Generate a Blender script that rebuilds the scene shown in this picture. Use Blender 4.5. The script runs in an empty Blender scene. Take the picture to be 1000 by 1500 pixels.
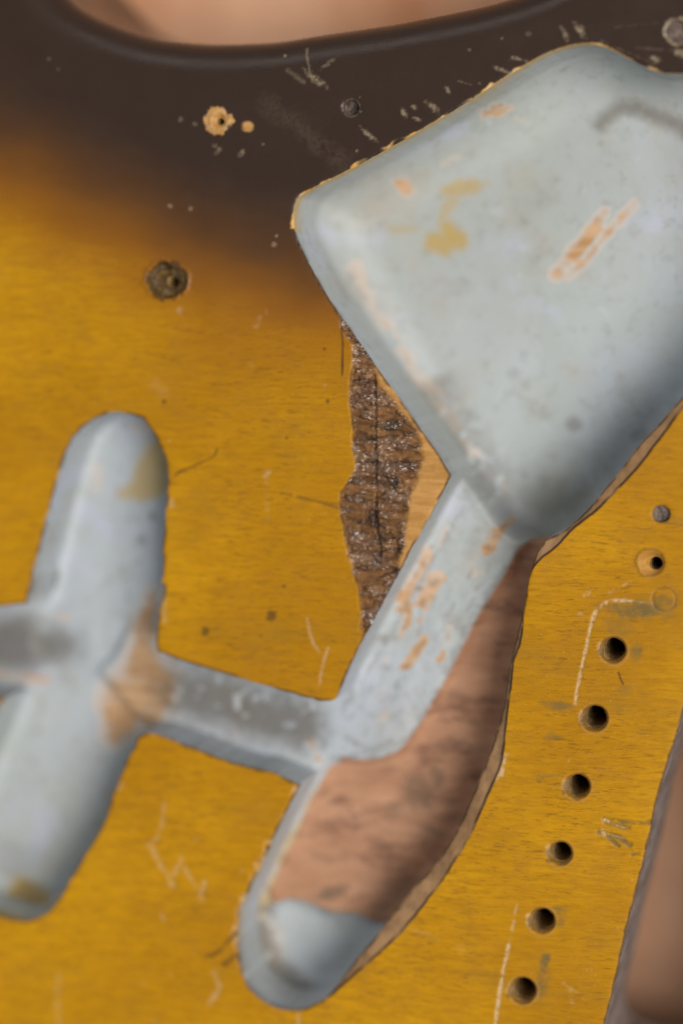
import bpy, math, numpy as np
from mathutils import Matrix, Vector

# ------------------------------------------------------------------ camera, world, lights, exposure
sc = bpy.context.scene
THICK = 45.0                                   # body thickness in mm; its top lies at z = 45 mm above the bench
DIST, FOCAL = 400.0, 89.7
_t = np.array([math.tan(math.radians(14.0)), math.tan(math.radians(5.0)), 1.0])
CDIR = _t / np.linalg.norm(_t)                 # from the body towards the lens
CPOS = CDIR * DIST                             # mm, origin on the top face
_f = -CDIR
_r = np.cross(_f, [0, 1, 0]); _r /= np.linalg.norm(_r)
_u = np.cross(_r, _f)
cam_d = bpy.data.cameras.new('camera'); cam = bpy.data.objects.new('camera', cam_d)
sc.collection.objects.link(cam)
m = Matrix.Identity(4)
for i in range(3):
    m[i][0], m[i][1], m[i][2] = _r[i], _u[i], -_f[i]
m.translation = Vector((CPOS[0] / 1000, CPOS[1] / 1000, (CPOS[2] + THICK) / 1000))
cam.matrix_world = m
cam_d.sensor_fit = 'VERTICAL'; cam_d.sensor_height = 36.0; cam_d.sensor_width = 24.0; cam_d.lens = FOCAL
cam_d.clip_start = 0.01; cam_d.clip_end = 20.0
cam_d.dof.use_dof = True; cam_d.dof.focus_distance = 0.3935; cam_d.dof.aperture_fstop = 3.7
sc.camera = cam

w = bpy.data.worlds.new('World'); sc.world = w; w.use_nodes = True
bg = w.node_tree.nodes['Background']
bg.inputs['Color'].default_value = (0.86, 0.93, 1.0, 1); bg.inputs['Strength'].default_value = 0.26

def area(name, d, dist, size, power, col):
    l = bpy.data.lights.new(name, 'AREA'); l.shape = 'RECTANGLE'; l.size, l.size_y = size
    l.energy = power; l.color = col
    o = bpy.data.objects.new(name, l); sc.collection.objects.link(o)
    v = Vector(d).normalized() * dist
    o.location = v + Vector((0, 0, THICK / 1000))
    o.rotation_euler = v.to_track_quat('Z', 'Y').to_euler()
    return o
area('window_light', (0.68, -0.05, 1.0), 1.3, (0.7, 0.7), 19.0, (1.0, 0.955, 0.90))
area('room_light', (-0.45, 1.0, 0.9), 1.5, (0.9, 0.5), 2.2, (1.0, 0.97, 0.94))

vs = sc.view_settings
vs.view_transform = 'Standard'; vs.look = 'None'; vs.exposure = 0.0; vs.gamma = 1.0
vs.use_curve_mapping = False
sc.cycles.use_denoising = True
sc.cycles.max_bounces = 8

# ------------------------------------------------------------------ image coordinates
# Outlines are image pixels cast through the camera onto the body's face (u to the right, v down).
HALF_H = 18.0 / FOCAL                           # tangent of half the vertical field
def to_plane(u, v, z=0.0):
    """image pixel -> mm on the plane z (0 is the top face)"""
    sx = (np.asarray(u, float) - 500.0) / 750.0 * HALF_H
    sy = (750.0 - np.asarray(v, float)) / 750.0 * HALF_H
    dx = _f[0] + sx * _r[0] + sy * _u[0]
    dy = _f[1] + sx * _r[1] + sy * _u[1]
    dz = _f[2] + sx * _r[2] + sy * _u[2]
    t = (z - CPOS[2]) / dz
    return CPOS[0] + t * dx, CPOS[1] + t * dy
def to_image(x, y):  # mm on the top face back to image pixels
    px, py, pz = x - CPOS[0], y - CPOS[1], -CPOS[2]
    a = px * _r[0] + py * _r[1] + pz * _r[2]
    b = px * _u[0] + py * _u[1] + pz * _u[2]
    c = px * _f[0] + py * _f[1] + pz * _f[2]
    return 500 + a / c / HALF_H * 750, 750 - b / c / HALF_H * 750
def fl(pts, depth):
    """image pixels of points on a floor `depth` mm down -> where they lie in plan"""
    p = np.array(pts, float)
    x, y = to_plane(p[:, 0], p[:, 1], -depth)
    u, v = to_image(x, y)
    return [tuple(q) for q in np.stack([u, v], 1)]
MM = 9.35                                       # image pixels per mm

# ------------------------------------------------------------------ lattice
STEP = 1.6
def axis(a, b, lo, hi):
    core = list(np.arange(a, b + 1e-6, STEP)); s = STEP; x = core[0]; left = []
    while x > lo:
        s = min(s * 1.13, 45); x -= s; left.append(x)
    s = STEP; x = core[-1]; right = []
    while x < hi:
        s = min(s * 1.13, 45); x += s; right.append(x)
    return np.array(left[::-1] + core + right)
AU = axis(-45, 1045, -900, 1900)
AV = axis(-45, 1545, -700, 2250)
NU, NV = len(AU), len(AV)
U, V = np.meshgrid(AU, AV)                      # shape (NV, NU)
def sl(u0, u1, v0, v1):
    return (slice(max(0, np.searchsorted(AV, v0) - 1), np.searchsorted(AV, v1) + 1),
            slice(max(0, np.searchsorted(AU, u0) - 1), np.searchsorted(AU, u1) + 1))

# ------------------------------------------------------------------ small numpy tools
def vnoise(u, v, sx, sy, seed):
    rng = np.random.default_rng(seed); n = 256
    g = rng.random((n, n)).astype(np.float32)
    x = np.asarray(u) / sx + 37.3; y = np.asarray(v) / sy + 71.9
    xi = np.floor(x).astype(int); yi = np.floor(y).astype(int)
    fx = x - xi; fy = y - yi
    fx = fx * fx * (3 - 2 * fx); fy = fy * fy * (3 - 2 * fy)
    a = g[yi % n, xi % n]; b = g[yi % n, (xi + 1) % n]; c = g[(yi + 1) % n, xi % n]; d = g[(yi + 1) % n, (xi + 1) % n]
    return ((a * (1 - fx) + b * fx) * (1 - fy) + (c * (1 - fx) + d * fx) * fy) * 2 - 1
def fbm(u, v, s, seed, octv=4, asp=1.0):
    o = 0; a = 1.0; t = 0
    for k in range(octv):
        o = o + a * vnoise(u, v, s * asp, s, seed + 17 * k); t += a; a *= 0.55; s *= 0.5
    return o / t
def sstep(a, b, x):
    t = np.clip((x - a) / (b - a), 0, 1); return t * t * (3 - 2 * t)
def spline(pts, n=5):
    p = np.array(pts, float); N = len(p); out = []
    for i in range(N):
        p0, p1, p2, p3 = p[i - 1], p[i], p[(i + 1) % N], p[(i + 2) % N]
        # centripetal-ish: limit the tangents so that corners do not overshoot
        L = np.linalg.norm(p2 - p1)
        t1 = (p2 - p0); t1 = t1 / (np.linalg.norm(t1) + 1e-9) * L
        t2 = (p3 - p1); t2 = t2 / (np.linalg.norm(t2) + 1e-9) * L
        for k in range(n):
            t = k / n
            out.append((2*t**3-3*t**2+1)*p1 + (t**3-2*t**2+t)*t1*0.8 + (-2*t**3+3*t**2)*p2 + (t**3-t**2)*t2*0.8)
    return np.array(out)
def poly_sdf(pts, margin=70, smooth=True, n=5):
    q = spline(pts, n) if smooth else np.array(pts, float)
    S = np.full((NV, NU), float(margin), np.float32)
    s = sl(q[:, 0].min() - margin, q[:, 0].max() + margin, q[:, 1].min() - margin, q[:, 1].max() + margin)
    x = U[s].astype(np.float32); y = V[s].astype(np.float32)
    d2 = np.full(x.shape, 1e12, np.float32); ins = np.zeros(x.shape, bool)
    for i in range(len(q)):
        ax, ay = np.float32(q[i - 1][0]), np.float32(q[i - 1][1]); bx, by = np.float32(q[i][0]), np.float32(q[i][1])
        ex, ey = bx - ax, by - ay
        wx = x - ax; wy = y - ay
        t = np.clip((wx * ex + wy * ey) / (ex * ex + ey * ey + 1e-9), 0, 1)
        np.minimum(d2, (wx - t * ex) ** 2 + (wy - t * ey) ** 2, out=d2)
        if ay != by:
            row = (ay > y[:, :1]) != (by > y[:, :1])
            ins ^= row & (wx < ex * (wy / (by - ay)))
    d = np.sqrt(d2); d[ins] *= -1
    S[s] = np.minimum(d, margin)
    return S
def stroke(mask, pts, width, amt=1.0, soft=1.5, brk=0.0, seed=5, rough=0.0, scale=14):
    """paint a polyline into a mask"""
    q = np.array(pts, float); m_ = width + soft + 4 + rough
    s = sl(q[:, 0].min() - m_, q[:, 0].max() + m_, q[:, 1].min() - m_, q[:, 1].max() + m_)
    x, y = U[s], V[s]; d = np.full(x.shape, 1e9)
    for i in range(1, len(q)):
        a, b = q[i - 1], q[i]; e = b - a
        t = np.clip(((x - a[0]) * e[0] + (y - a[1]) * e[1]) / (e @ e + 1e-9), 0, 1)
        d = np.minimum(d, np.hypot(x - a[0] - t * e[0], y - a[1] - t * e[1]))
    if rough: d = d + rough * fbm(x, y, 9, seed + 3, 3)
    mk = amt * (1 - sstep(width / 2 - soft / 2, width / 2 + soft / 2, d))
    if brk: mk = mk * sstep(-0.25, 0.25, fbm(x, y, scale, seed, 3) + 0.5 - brk)
    mask[s] = np.maximum(mask[s], mk)
def blob(mask, c, r, amt=1.0, rot=0.0, soft=0.35, rough=0.3, seed=9, scale=None):
    rx, ry = (r, r) if np.isscalar(r) else r
    R = max(rx, ry) * 1.8 + 4
    s = sl(c[0] - R, c[0] + R, c[1] - R, c[1] + R)
    x, y = U[s] - c[0], V[s] - c[1]; ca, sa = math.cos(rot), math.sin(rot)
    e = np.hypot((x * ca + y * sa) / rx, (-x * sa + y * ca) / ry)
    e = e + rough * fbm(U[s], V[s], scale or max(3, min(rx, ry) * 0.8), seed, 4)
    mask[s] = np.maximum(mask[s], amt * (1 - sstep(1 - soft, 1 + soft, e)))
Z0 = lambda: np.zeros((NV, NU), np.float32)

# ------------------------------------------------------------------ outlines of the routs, holes and edges
D_A, D_B, D_C, D_E, D_F, D_P = 21.0, 12.7, 11.5, 11.5, 13.5, 15.5
pocket = [(430, 318), (436, 291), (460, 275), (500, 255), (560, 222), (620, 188), (680, 152), (740, 113), (790, 83), (830, 68),
          (862, 64), (890, 70), (915, 83), (945, 98), (970, 106), (1000, 107), (1060, 104), (1120, 118), (1160, 180), (1165, 290),
          (1130, 420), (1060, 515), (995, 586), (965, 620), (934, 653), (906, 690), (888, 712), (857, 749), (827, 776)] \
    + fl([(812, 783), (795, 789), (776, 791), (752, 785), (728, 767)], 9) + [(690, 740), (660, 697),
          (640, 664), (610, 622), (575, 572), (545, 530), (520, 495), (498, 462), (480, 435), (460, 400), (442, 365), (432, 340)]
slot_up = [(173, 604), (208, 613), (229, 642), (241, 670), (246, 698), (243, 747), (239, 802), (236, 851)] \
    + fl([(205, 905), (175, 960), (130, 990)], 15) + [(40, 1000), (10, 960), (22, 920), (40, 882), (49, 837), (62, 788), (75, 733), (92, 674), (104, 646), (121, 625), (146, 610)]
slot_low = [(200, 1082), (187, 1110), (165, 1165), (150, 1210), (120, 1260), (90, 1310), (65, 1340), (40, 1348), (0, 1342), (-45, 1325),
            (-75, 1285), (-75, 1230), (-50, 1150), (-20, 1080), (4, 1026), (45, 985), (85, 978), (125, 1010), (165, 1060)]
chan_left = [(-260, 880), (0, 888), (42, 885), (110, 915), (140, 960), (110, 1020), (60, 1030), (5, 1022), (-260, 1000)]
shelf = [(236, 851), (233, 900), (231, 955), (270, 990), (260, 1060), (212, 1074), (200, 1082), (160, 1120), (90, 1060), (100, 960), (170, 880)]
chan_mid = [(150, 965), (231, 955), (262, 967), (300, 978), (340, 990), (400, 1008), (440, 1019), (465, 1026), (485, 1026), (530, 1020), (540, 1085), (490, 1130),
            (446, 1151), (430, 1145), (400, 1132), (350, 1120), (300, 1102), (260, 1087), (230, 1076), (212, 1074), (150, 1080)]
chan_diag = [(680, 660), (657, 703), (630, 752), (600, 808), (560, 882), (530, 938), (510, 980), (492, 1022), (480, 1036)] \
    + fl([(472, 1070), (488, 1106), (520, 1124), (560, 1120), (600, 1098), (628, 1060), (662, 1000), (690, 945), (718, 895), (755, 838), (790, 790)], D_E) + [(800, 740), (740, 690)]
hollow = [(800, 782), (786, 806), (778, 828), (767, 887), (753, 941), (744, 977), (737, 1030), (728, 1064), (713, 1110), (688, 1170), (665, 1220),
          (642, 1257), (596, 1312), (559, 1358), (522, 1404), (495, 1441), (476, 1463), (444, 1478), (412, 1479), (384, 1466), (361, 1441),
          (348, 1390), (348, 1349), (361, 1312), (389, 1252), (419, 1188), (436, 1156), (450, 1135)] \
    + fl([(484, 1112), (505, 1113), (545, 1115), (585, 1100), (612, 1066), (648, 1005), (672, 960), (700, 905), (735, 850), (765, 800)], D_E)
pool = fl([(400, 1322), (420, 1316), (449, 1321), (486, 1335), (522, 1338), (560, 1352)], D_F) + \
       [(559, 1358), (522, 1404), (495, 1441), (476, 1463), (444, 1478), (412, 1479), (384, 1466), (361, 1441), (348, 1390), (348, 1349), (356, 1325)]
bridge = [(1004, 1030), (998, 1050), (983, 1100), (963, 1167), (950, 1227), (933, 1300), (917, 1360), (903, 1427), (897, 1452), (890, 1480), (885, 1503),
          (886, 1530), (900, 1552), (930, 1562), (1000, 1575), (1080, 1592), (1125, 1575), (1148, 1300), (1165, 1080), (1150, 1005), (1110, 985), (1060, 970), (1020, 985)]
bevel_o = [(1070, 520), (1000, 598), (965, 645), (922, 699), (903, 718), (873, 749), (836, 778), (821, 795), (781, 831), (770, 872), (761, 944), (752, 971),
           (745, 1030), (740, 1073), (734, 1119), (711, 1174), (686, 1229), (660, 1271), (624, 1321), (587, 1367), (541, 1409), (504, 1441), (476, 1462),
           (450, 1440), (560, 1250), (640, 1080), (690, 900), (740, 760), (900, 600), (1000, 500)]
chip_o = [(499, 470), (512, 500), (516, 520), (514, 543), (511, 583), (515, 615), (515, 644), (518, 687), (507, 705), (497, 727), (500, 754), (506, 791),
          (514, 828), (523, 862), (528, 889), (531, 926), (560, 900), (640, 770), (700, 700), (640, 620), (560, 520), (520, 470)]
tan_o = [(549, 530), (552, 560), (575, 590), (600, 618), (612, 640), (616, 681), (604, 714), (596, 751), (592, 797), (586, 835), (620, 830), (680, 720), (660, 640), (560, 520)]
outline = [(-900, -560), (-300, -420), (-60, -160), (40, -60), (95, 0), (130, 22), (180, 42), (220, 53), (280, 60), (330, 61), (400, 57), (470, 46),
           (560, 33), (640, 18), (700, 5), (780, -20), (900, -80), (1040, -190), (1300, -420), (1800, -560), (1850, 800), (1800, 2100), (500, 2200), (-800, 2100), (-860, 800)]

rim_n = 1.3 * fbm(U, V, 9, 11, 4) + 0.45 * fbm(U, V, 40, 21, 3)
sA = poly_sdf(pocket, 120) + 0.45 * rim_n
sB = poly_sdf(slot_up) + 1.3 * rim_n
sBl = poly_sdf(slot_low) + 1.3 * rim_n
sC = poly_sdf(chan_left); sSh = poly_sdf(shelf); sD = poly_sdf(chan_mid) + rim_n
sE = poly_sdf(chan_diag) + 0.7 * rim_n
sF = poly_sdf(hollow) + 1.0 * rim_n; sP = poly_sdf(pool)
sT = poly_sdf(bridge, 60) + 0.9 * rim_n
sG = poly_sdf(bevel_o) + 1.1 * fbm(U, V, 16, 31, 3)
sK = poly_sdf(chip_o) + 4.0 * fbm(U, V, 18, 41, 5) ; sKt = poly_sdf(tan_o) + 5 * fbm(U, V, 14, 43, 4)
sO = -poly_sdf(outline, 2000, n=4)             # positive inside the body

# round holes: centre, radius, depth mm, colour class
holes = [((897, 952), 17.0, 26, 0, 'bridge screw hole beside the greenish stain'),
         ((870, 1052), 17.5, 26, 0, None), ((845, 1152), 16.5, 26, 0, None), ((820, 1250), 15.5, 26, 0, None),
         ((793, 1349), 17.0, 26, 0, None), ((765, 1451), 17.5, 26, 0, None),
         ((959, 826), 10.0, 22, 0, 'small pilot hole with a worn countersunk ring'),
         ((968, 753), 12.5, 0.9, 1, 'hole plugged with grey brown filler'),
         ((514, 158), 12.0, 1.8, 1, 'dark plugged hole in the black finish'),
         ((322, 178), 5.5, 8, 0, 'tiny hole ringed by bare tan wood'),
         ((251, 413), 8.5, 12, 0, 'hole in a splintered crater'),
         ((992, 46), 17.0, 1.3, 2, 'brown plugged hole at the picture edge')]
sH = np.full((NV, NU), 60.0, np.float32); iH = np.zeros((NV, NU), int)
for k, (c, r, dep, cl, lab) in enumerate(holes):
    s = sl(c[0] - 60, c[0] + 60, c[1] - 60, c[1] + 60)
    d = np.hypot(U[s] - c[0], (V[s] - c[1])) - r + (0.5 + 0.03 * r) * fbm(U[s], V[s], 9, 50 + k, 3)
    up = d < sH[s]; iH[s] = np.where(up, k, iH[s]); sH[s] = np.minimum(sH[s], d)

# ------------------------------------------------------------------ floors of the routs
def floor_z(sd, depth, r, und=0.25, seed=3):
    d = np.maximum(-sd, 0) ; r = r
    q = np.clip(r - d, 0, r)
    z = -depth + (r - np.sqrt(np.maximum(r * r - q * q, 0))) / MM
    z = z + und * fbm(U, V, 90, seed, 2) * sstep(0, 60, d)
    return np.where(sd < STEP * 1.3, z, 0.0)
rA = np.interp(V + 0.25 * (U - 430), [230, 640], [90, 30])   # wide cove at the upper end, tighter at the lower corner
zA = floor_z(sA, D_A, rA, 0.3, 101); zB = floor_z(sB, D_B, 12, 0.3, 102); zBl = floor_z(sBl, D_B, 17, 0.3, 103)
zC = floor_z(sC, D_C, 16, 0.2, 104); zSh = floor_z(sSh, D_C, 6, 0.3, 105); zD = floor_z(sD, D_C, 7, 0.25, 106)
zE = floor_z(sE, D_E, 9, 0.25, 107) + 0.25 * sstep(-0.1, 0.5, fbm(U * 0.87 - V * 0.5, U * 0.5 + V * 0.87, 18, 71, 3, 1)) * (sE < -14)
zF = floor_z(sF, D_F, 14, 0.35, 108); zF = zF + np.where(zF < -1, 0.22 * fbm(U, V, 12, 73, 4, 4.0), 0)
zP = floor_z(sP, D_P, 26, 0.2, 109)
stack = np.stack([zA, zB, zBl, zC, zSh, zD, zE, zF, zP])
reg = np.argmin(stack, 0); zcav = stack.min(0)
# soften the steps between neighbouring floors a little (plaster-like build-up of paint)
sCav = np.minimum.reduce([sA, sB, sBl, sC, sSh, sD, sE, sF, sP])
def blur(a, n):
    for _ in range(n):
        a = (np.roll(a, 1, 0) + np.roll(a, -1, 0) + 2 * a) / 4
        a = (np.roll(a, 1, 1) + np.roll(a, -1, 1) + 2 * a) / 4
    return a
wgt = (sCav < STEP * 1.3).astype(np.float32)
zb = blur(zcav * wgt, 14) / np.maximum(blur(wgt, 14), 1e-3)
zcav = np.where(wgt > 0, np.where(sCav < -6, zb, zcav * (1 - sstep(0, 6, -sCav)) + zb * sstep(0, 6, -sCav)), 0)
NREG = 9
hz = np.array([-h[2] for h in holes])[iH]
R_T, R_O, R_H0 = 20, 21, 30
S = np.minimum.reduce([sCav, sT, sH, sO]).astype(np.float64)
S[np.abs(S) < 1e-3] = 1e-3
amin = np.argmin(np.stack([sCav, sT, sH, sO]), 0)
region = np.choose(amin, [reg, np.full_like(reg, R_T), iH + R_H0, np.full_like(reg, R_O)])
zlow = np.choose(amin, [zcav, np.full_like(zcav, -25.0), hz, np.full_like(zcav, -THICK)])

# ------------------------------------------------------------------ the top face: relief and wear masks
M = {k: Z0() for k in ('burst', 'chip', 'tan', 'bevel', 'seam', 'ocher', 'scratch', 'dirt_shade', 'stain', 'relief')}
yb = np.interp(AU, [-900, -200, 0, 100, 200, 300, 400, 450, 900, 1900], [130, 175, 238, 292, 350, 404, 424, 430, 400, 300])
dist_v = (V - yb[None, :]) + 26 * fbm(U, V, 140, 61, 3)
edge_b = np.minimum(1, np.maximum(0, 1 - sstep(150, 420, sO)))   # the burst follows the outline further out
M['burst'] = np.maximum((1 - sstep(-290, 270, dist_v)), np.where((U < -60) | (U > 1100) | (V > 1600), edge_b, 0)).astype(np.float32)

ztop = Z0().astype(np.float64)
ztop += 0.05 * fbm(U, V, 170, 81, 2)
# rounded-over outer edge
RO = 52.0
q = np.clip(RO - sO, 0, RO)
ztop -= (RO - np.sqrt(np.maximum(RO * RO - q * q, 0.0))) / MM * 0.9
# carved bevel along the hollow
dG = np.clip(-sG, 0, 60) / MM
knife = 0.45 * np.abs(fbm(U * 0.55 - V * 0.83, U * 0.83 + V * 0.55, 90, 83, 2)) + 0.05 * fbm(U, V, 9, 84, 3)
ztop -= np.where(sG < 0, np.minimum(0.55 * dG, 2.4) + knife * np.minimum(dG, 1.0) + 0.10, 0)
M['bevel'] = (1 - sstep(-1.6, 1.6, sG)).astype(np.float32)
M['seam'] = ((1 - sstep(0.6, 3.0, np.abs(sG + 1.5 + 1.5 * fbm(U, V, 40, 85, 2)))) * sstep(-0.5, 0.2, fbm(U, V, 30, 86, 3) + 0.25)).astype(np.float32)
# bare chipped patch
kin = 1 - sstep(-3.0, 1.0, sK); tn = kin * (1 - sstep(-5, 5, sKt))
ridge = fbm(U, V, 11, 91, 4, 2.6); ridge2 = np.abs(fbm(U, V, 6, 92, 3, 1.5))
ztop -= kin * (0.62 - (1 - 0.8 * tn) * (0.42 * ridge + 0.40 * ridge2 - 0.1) - 0.25 * tn)
crack = Z0(); stroke(crack, [(547, 548), (549, 600), (548, 660), (549, 720), (550, 770), (556, 815)], 2.4, 1, 2, rough=2)
ztop -= 0.5 * crack * kin
blob(M['dirt_shade'], (574, 624), (13, 11), 0.9, seed=3)
M['dirt_shade'] = np.maximum(M['dirt_shade'], crack * 0.8)
M['chip'] = kin.astype(np.float32); M['tan'] = tn.astype(np.float32)
M['seam'] = np.maximum(M['seam'], (1 - sstep(0.5, 2.4, np.abs(sK + 0.5))) * 0.8 * (sCav > 3) * sstep(-0.3, 0.2, fbm(U, V, 22, 93, 3)))
# sliver beside the pocket corner
stroke(M['seam'], [(500, 480), (502, 505), (501, 550)], 3, 0.9, 2, rough=1)
# dark finish chipped along the pocket's upper rim, ochre showing
up = (V < 335) & (U > 425)
thr = 0.6 + 9.0 * np.clip(fbm(U, V, 30, 95, 4) + 0.18, 0, 1)
M['ocher'] = np.where(up & (sA < 12), 1 - sstep(thr - 1.2, thr + 1.2, sA), 0).astype(np.float32)
M['ocher'] *= sstep(-0.25, 0.05, fbm(U, V, 46, 96, 3) + 0.06 * (U > 560))
thr2 = 0.8 + 2.6 * np.clip(fbm(U, V, 20, 97, 3), 0, 1)
oth = np.where((~up) & (np.minimum(sB, np.minimum(sD, sBl)) < 8), 1 - sstep(thr2 - 0.8, thr2 + 0.8, np.minimum(sB, np.minimum(sD, sBl))), 0)
dk = np.where((~up), 1 - sstep(1.0, 4.6, np.minimum(np.minimum(sCav, sT), 9) + 1.8 * fbm(U, V, 12, 87, 3)), 0) * sstep(-0.5, 0.1, fbm(U, V, 30, 98, 3))
M['seam'] = np.maximum(M['seam'], 0.85 * dk)
M['seam'] = np.maximum(M['seam'], 0.9 * (1 - sstep(1.0, 4.0, sT + 1.5 * fbm(U, V, 13, 99, 3))) * (sT > -2))
M['scratch'] = np.maximum(M['scratch'], 0.35 * oth)
rng = np.random.default_rng(12)
# paint loss along the left rim of the hollow and other rims
dF = np.maximum(sF, -0.0)
fl_m = np.where((U < 455) & (V > 1140) & (V < 1420) & (sF < 16), 1 - sstep(2.5, 6.5, sF - 9 * np.clip(fbm(U, V, 16, 111, 3), -0.2, 1)), 0)
M['ocher'] = np.maximum(M['ocher'], 0.45 * fl_m); M['scratch'] = np.maximum(M['scratch'], 0.8 * fl_m * sstep(0.05, 0.3, fbm(U, V, 7, 112, 3)))
M['dirt_shade'] = np.maximum(M['dirt_shade'], 0.75 * fl_m * sstep(0.1, 0.35, fbm(U, V, 9, 113, 3)))
ztop -= 0.35 * fl_m
stroke(M['dirt_shade'], [(300, 1404), (322, 1392), (334, 1378), (346, 1366)], 6, 0.8, 4, rough=4, brk=0.2)
stroke(M['dirt_shade'], [(330, 1412), (344, 1400)], 8, 0.6, 4, rough=4)
# holes: worn rings
def ring(mask, c, r0, r1, amt, seed, rough=3.0, soft=1.5):
    s = sl(c[0] - r1 - 10, c[0] + r1 + 10, c[1] - r1 - 10, c[1] + r1 + 10)
    d = np.hypot(U[s] - c[0], V[s] - c[1]) + rough * fbm(U[s], V[s], 8, seed, 3)
    mask[s] = np.maximum(mask[s], amt * sstep(r0 - soft, r0 + soft, d) * (1 - sstep(r1 - soft, r1 + soft, d)))
for k, (c, r, dep, cl, lab) in enumerate(holes[:6]):
    ring(M['dirt_shade'], c, r - 3, r + 3.2, 0.55, 200 + k, 2.0)
    ring(M['tan'], (c[0] + 1, c[1] + 1), r + 1, r + 6, 0.35, 210 + k, 3.5)
    s = sl(c[0] - 30, c[0] + 30, c[1] - 30, c[1] + 30)
    d = np.hypot(U[s] - c[0], V[s] - c[1])
    ztop[s] -= 0.5 * (1 - sstep(r - 1, r + 4, d))
    blob(M['scratch'], (c[0] - r - 2, c[1] - 2), (4, 9), 0.55, seed=220 + k, rough=0.9, scale=4)
    blob(M['dirt_shade'], (c[0] - r - 1, c[1] + 3), (4.5, 10), 0.6, seed=225 + k, rough=0.7, scale=5)
ring(M['tan'], (953, 825), 8, 20, 0.7, 230, 3); ring(M['dirt_shade'], (951, 824), 19, 22, 0.5, 231, 3)
s = sl(920, 990, 790, 860); d = np.hypot(U[s] - 954, V[s] - 825.5); ztop[s] -= 0.9 * (1 - sstep(9, 21, d))
ring(M['dirt_shade'], (972, 878), 16, 19, 0.35, 232, 2); ring(M['scratch'], (972, 878), 17.5, 19.5, 0.22, 233, 5)
s = sl(945, 1000, 850, 906); d = np.hypot(U[s] - 972, V[s] - 878); ztop[s] -= 0.10 * np.exp(-((d - 17) / 2.5) ** 2)
ring(M['tan'], (319, 177), 0, 20, 1.0, 234, 7); blob(M['tan'], (363, 185), (8, 7), 1, seed=8); ring(M['scratch'], (319, 177), 12, 19, 0.3, 235, 8)
s = sl(280, 360, 140, 215); d = np.hypot(U[s] - 321, V[s] - 177) + 4 * fbm(U[s], V[s], 10, 236, 3); ztop[s] += 0.35 * np.exp(-((d - 13) / 5) ** 2) - 0.25 * (1 - sstep(6, 24, d))
# splintered crater
s = sl(200, 300, 365, 460); d = np.hypot((U[s] - 246), (V[s] - 411) * 1.12) + 9 * fbm(U[s], V[s], 16, 240, 4)
cr = 1 - sstep(24, 32, d)
ztop[s] += cr * (-0.55 + 0.9 * fbm(U[s], V[s], 13, 241, 4)) + 0.25 * np.exp(-((d - 31) / 4) ** 2)
M['stain'][s] = np.maximum(M['stain'][s], cr * 0.9)
blob(M['dirt_shade'], (250, 414), (18, 14), .95, seed=77); ring(M['dirt_shade'], (246, 411), 19, 28, .9, 78, 9)
M['dirt_shade'][s] = np.maximum(M['dirt_shade'][s], np.maximum(cr * sstep(0.0, 0.35, fbm(U[s], V[s], 11, 242, 3)), 0.8 * np.exp(-((d - 27) / 4) ** 2) * (fbm(U[s], V[s], 14, 243, 2) > -0.1)))
ring(M['scratch'], (514, 158), 10, 13, 0.2, 244, 2)
ring(M['dirt_shade'], (968, 753), 10, 14, 0.6, 245, 1)
stroke(M['stain'], [(980, 757), (1002, 763), (1040, 770)], 5, 0.5, 4, rough=2); stroke(M['stain'], [(975, 766), (1005, 770), (1040, 772)], 3, 0.7, 2, rough=1)
ring(M['scratch'], (992, 46), 16, 20, 0.75, 246, 4)
# plate outline scratched into the finish
SC = M['scratch']
stroke(SC, [(842, 1030), (846, 1003), (851, 980), (858, 950), (863, 925), (867, 908)], 4.2, 0.95, 3, 0.12, 300, 1.5)
stroke(SC, [(867, 908), (872, 895), (882, 885), (897, 880), (925, 880)], 5, 0.9, 4, 0.15, 301, 2)
stroke(SC, [(925, 880), (955, 884)], 3, 0.35, 3, 0.45, 302, 2)
for a, b, w_ in (((856, 872), (862, 868), 5), ((892, 867), (906, 861), 4), ((908, 860), (922, 853), 5), ((866, 880), (874, 874), 5), ((848, 900), (852, 906), 4)):
    stroke(SC, [a, b], w_, 0.5, 4, 0.3, 303, 3)
stroke(SC, [(720, 1560), (726, 1495), (732, 1450), (738, 1415), (745, 1385)], 4.5, 0.95, 3, 0.12, 304, 2)
stroke(SC, [(745, 1385), (752, 1350), (757, 1325)], 3.5, 0.5, 3, 0.3, 305, 2)
stroke(SC, [(604, 1362), (640, 1375), (680, 1392)], 5, 0.16, 6, 0.4, 306, 3)
blob(SC, (734, 1125), (5, 18), 0.75, 0.35, seed=307, rough=0.9, scale=6)
stroke(SC, [(449, 905), (453, 925), (460, 945), (471, 958)], 3.5, 0.55, 3, 0.25, 308, 1.5)
stroke(SC, [(481, 950), (474, 968), (470, 990), (467, 1012)], 4, 0.6, 3, 0.25, 309, 1.5)
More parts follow.
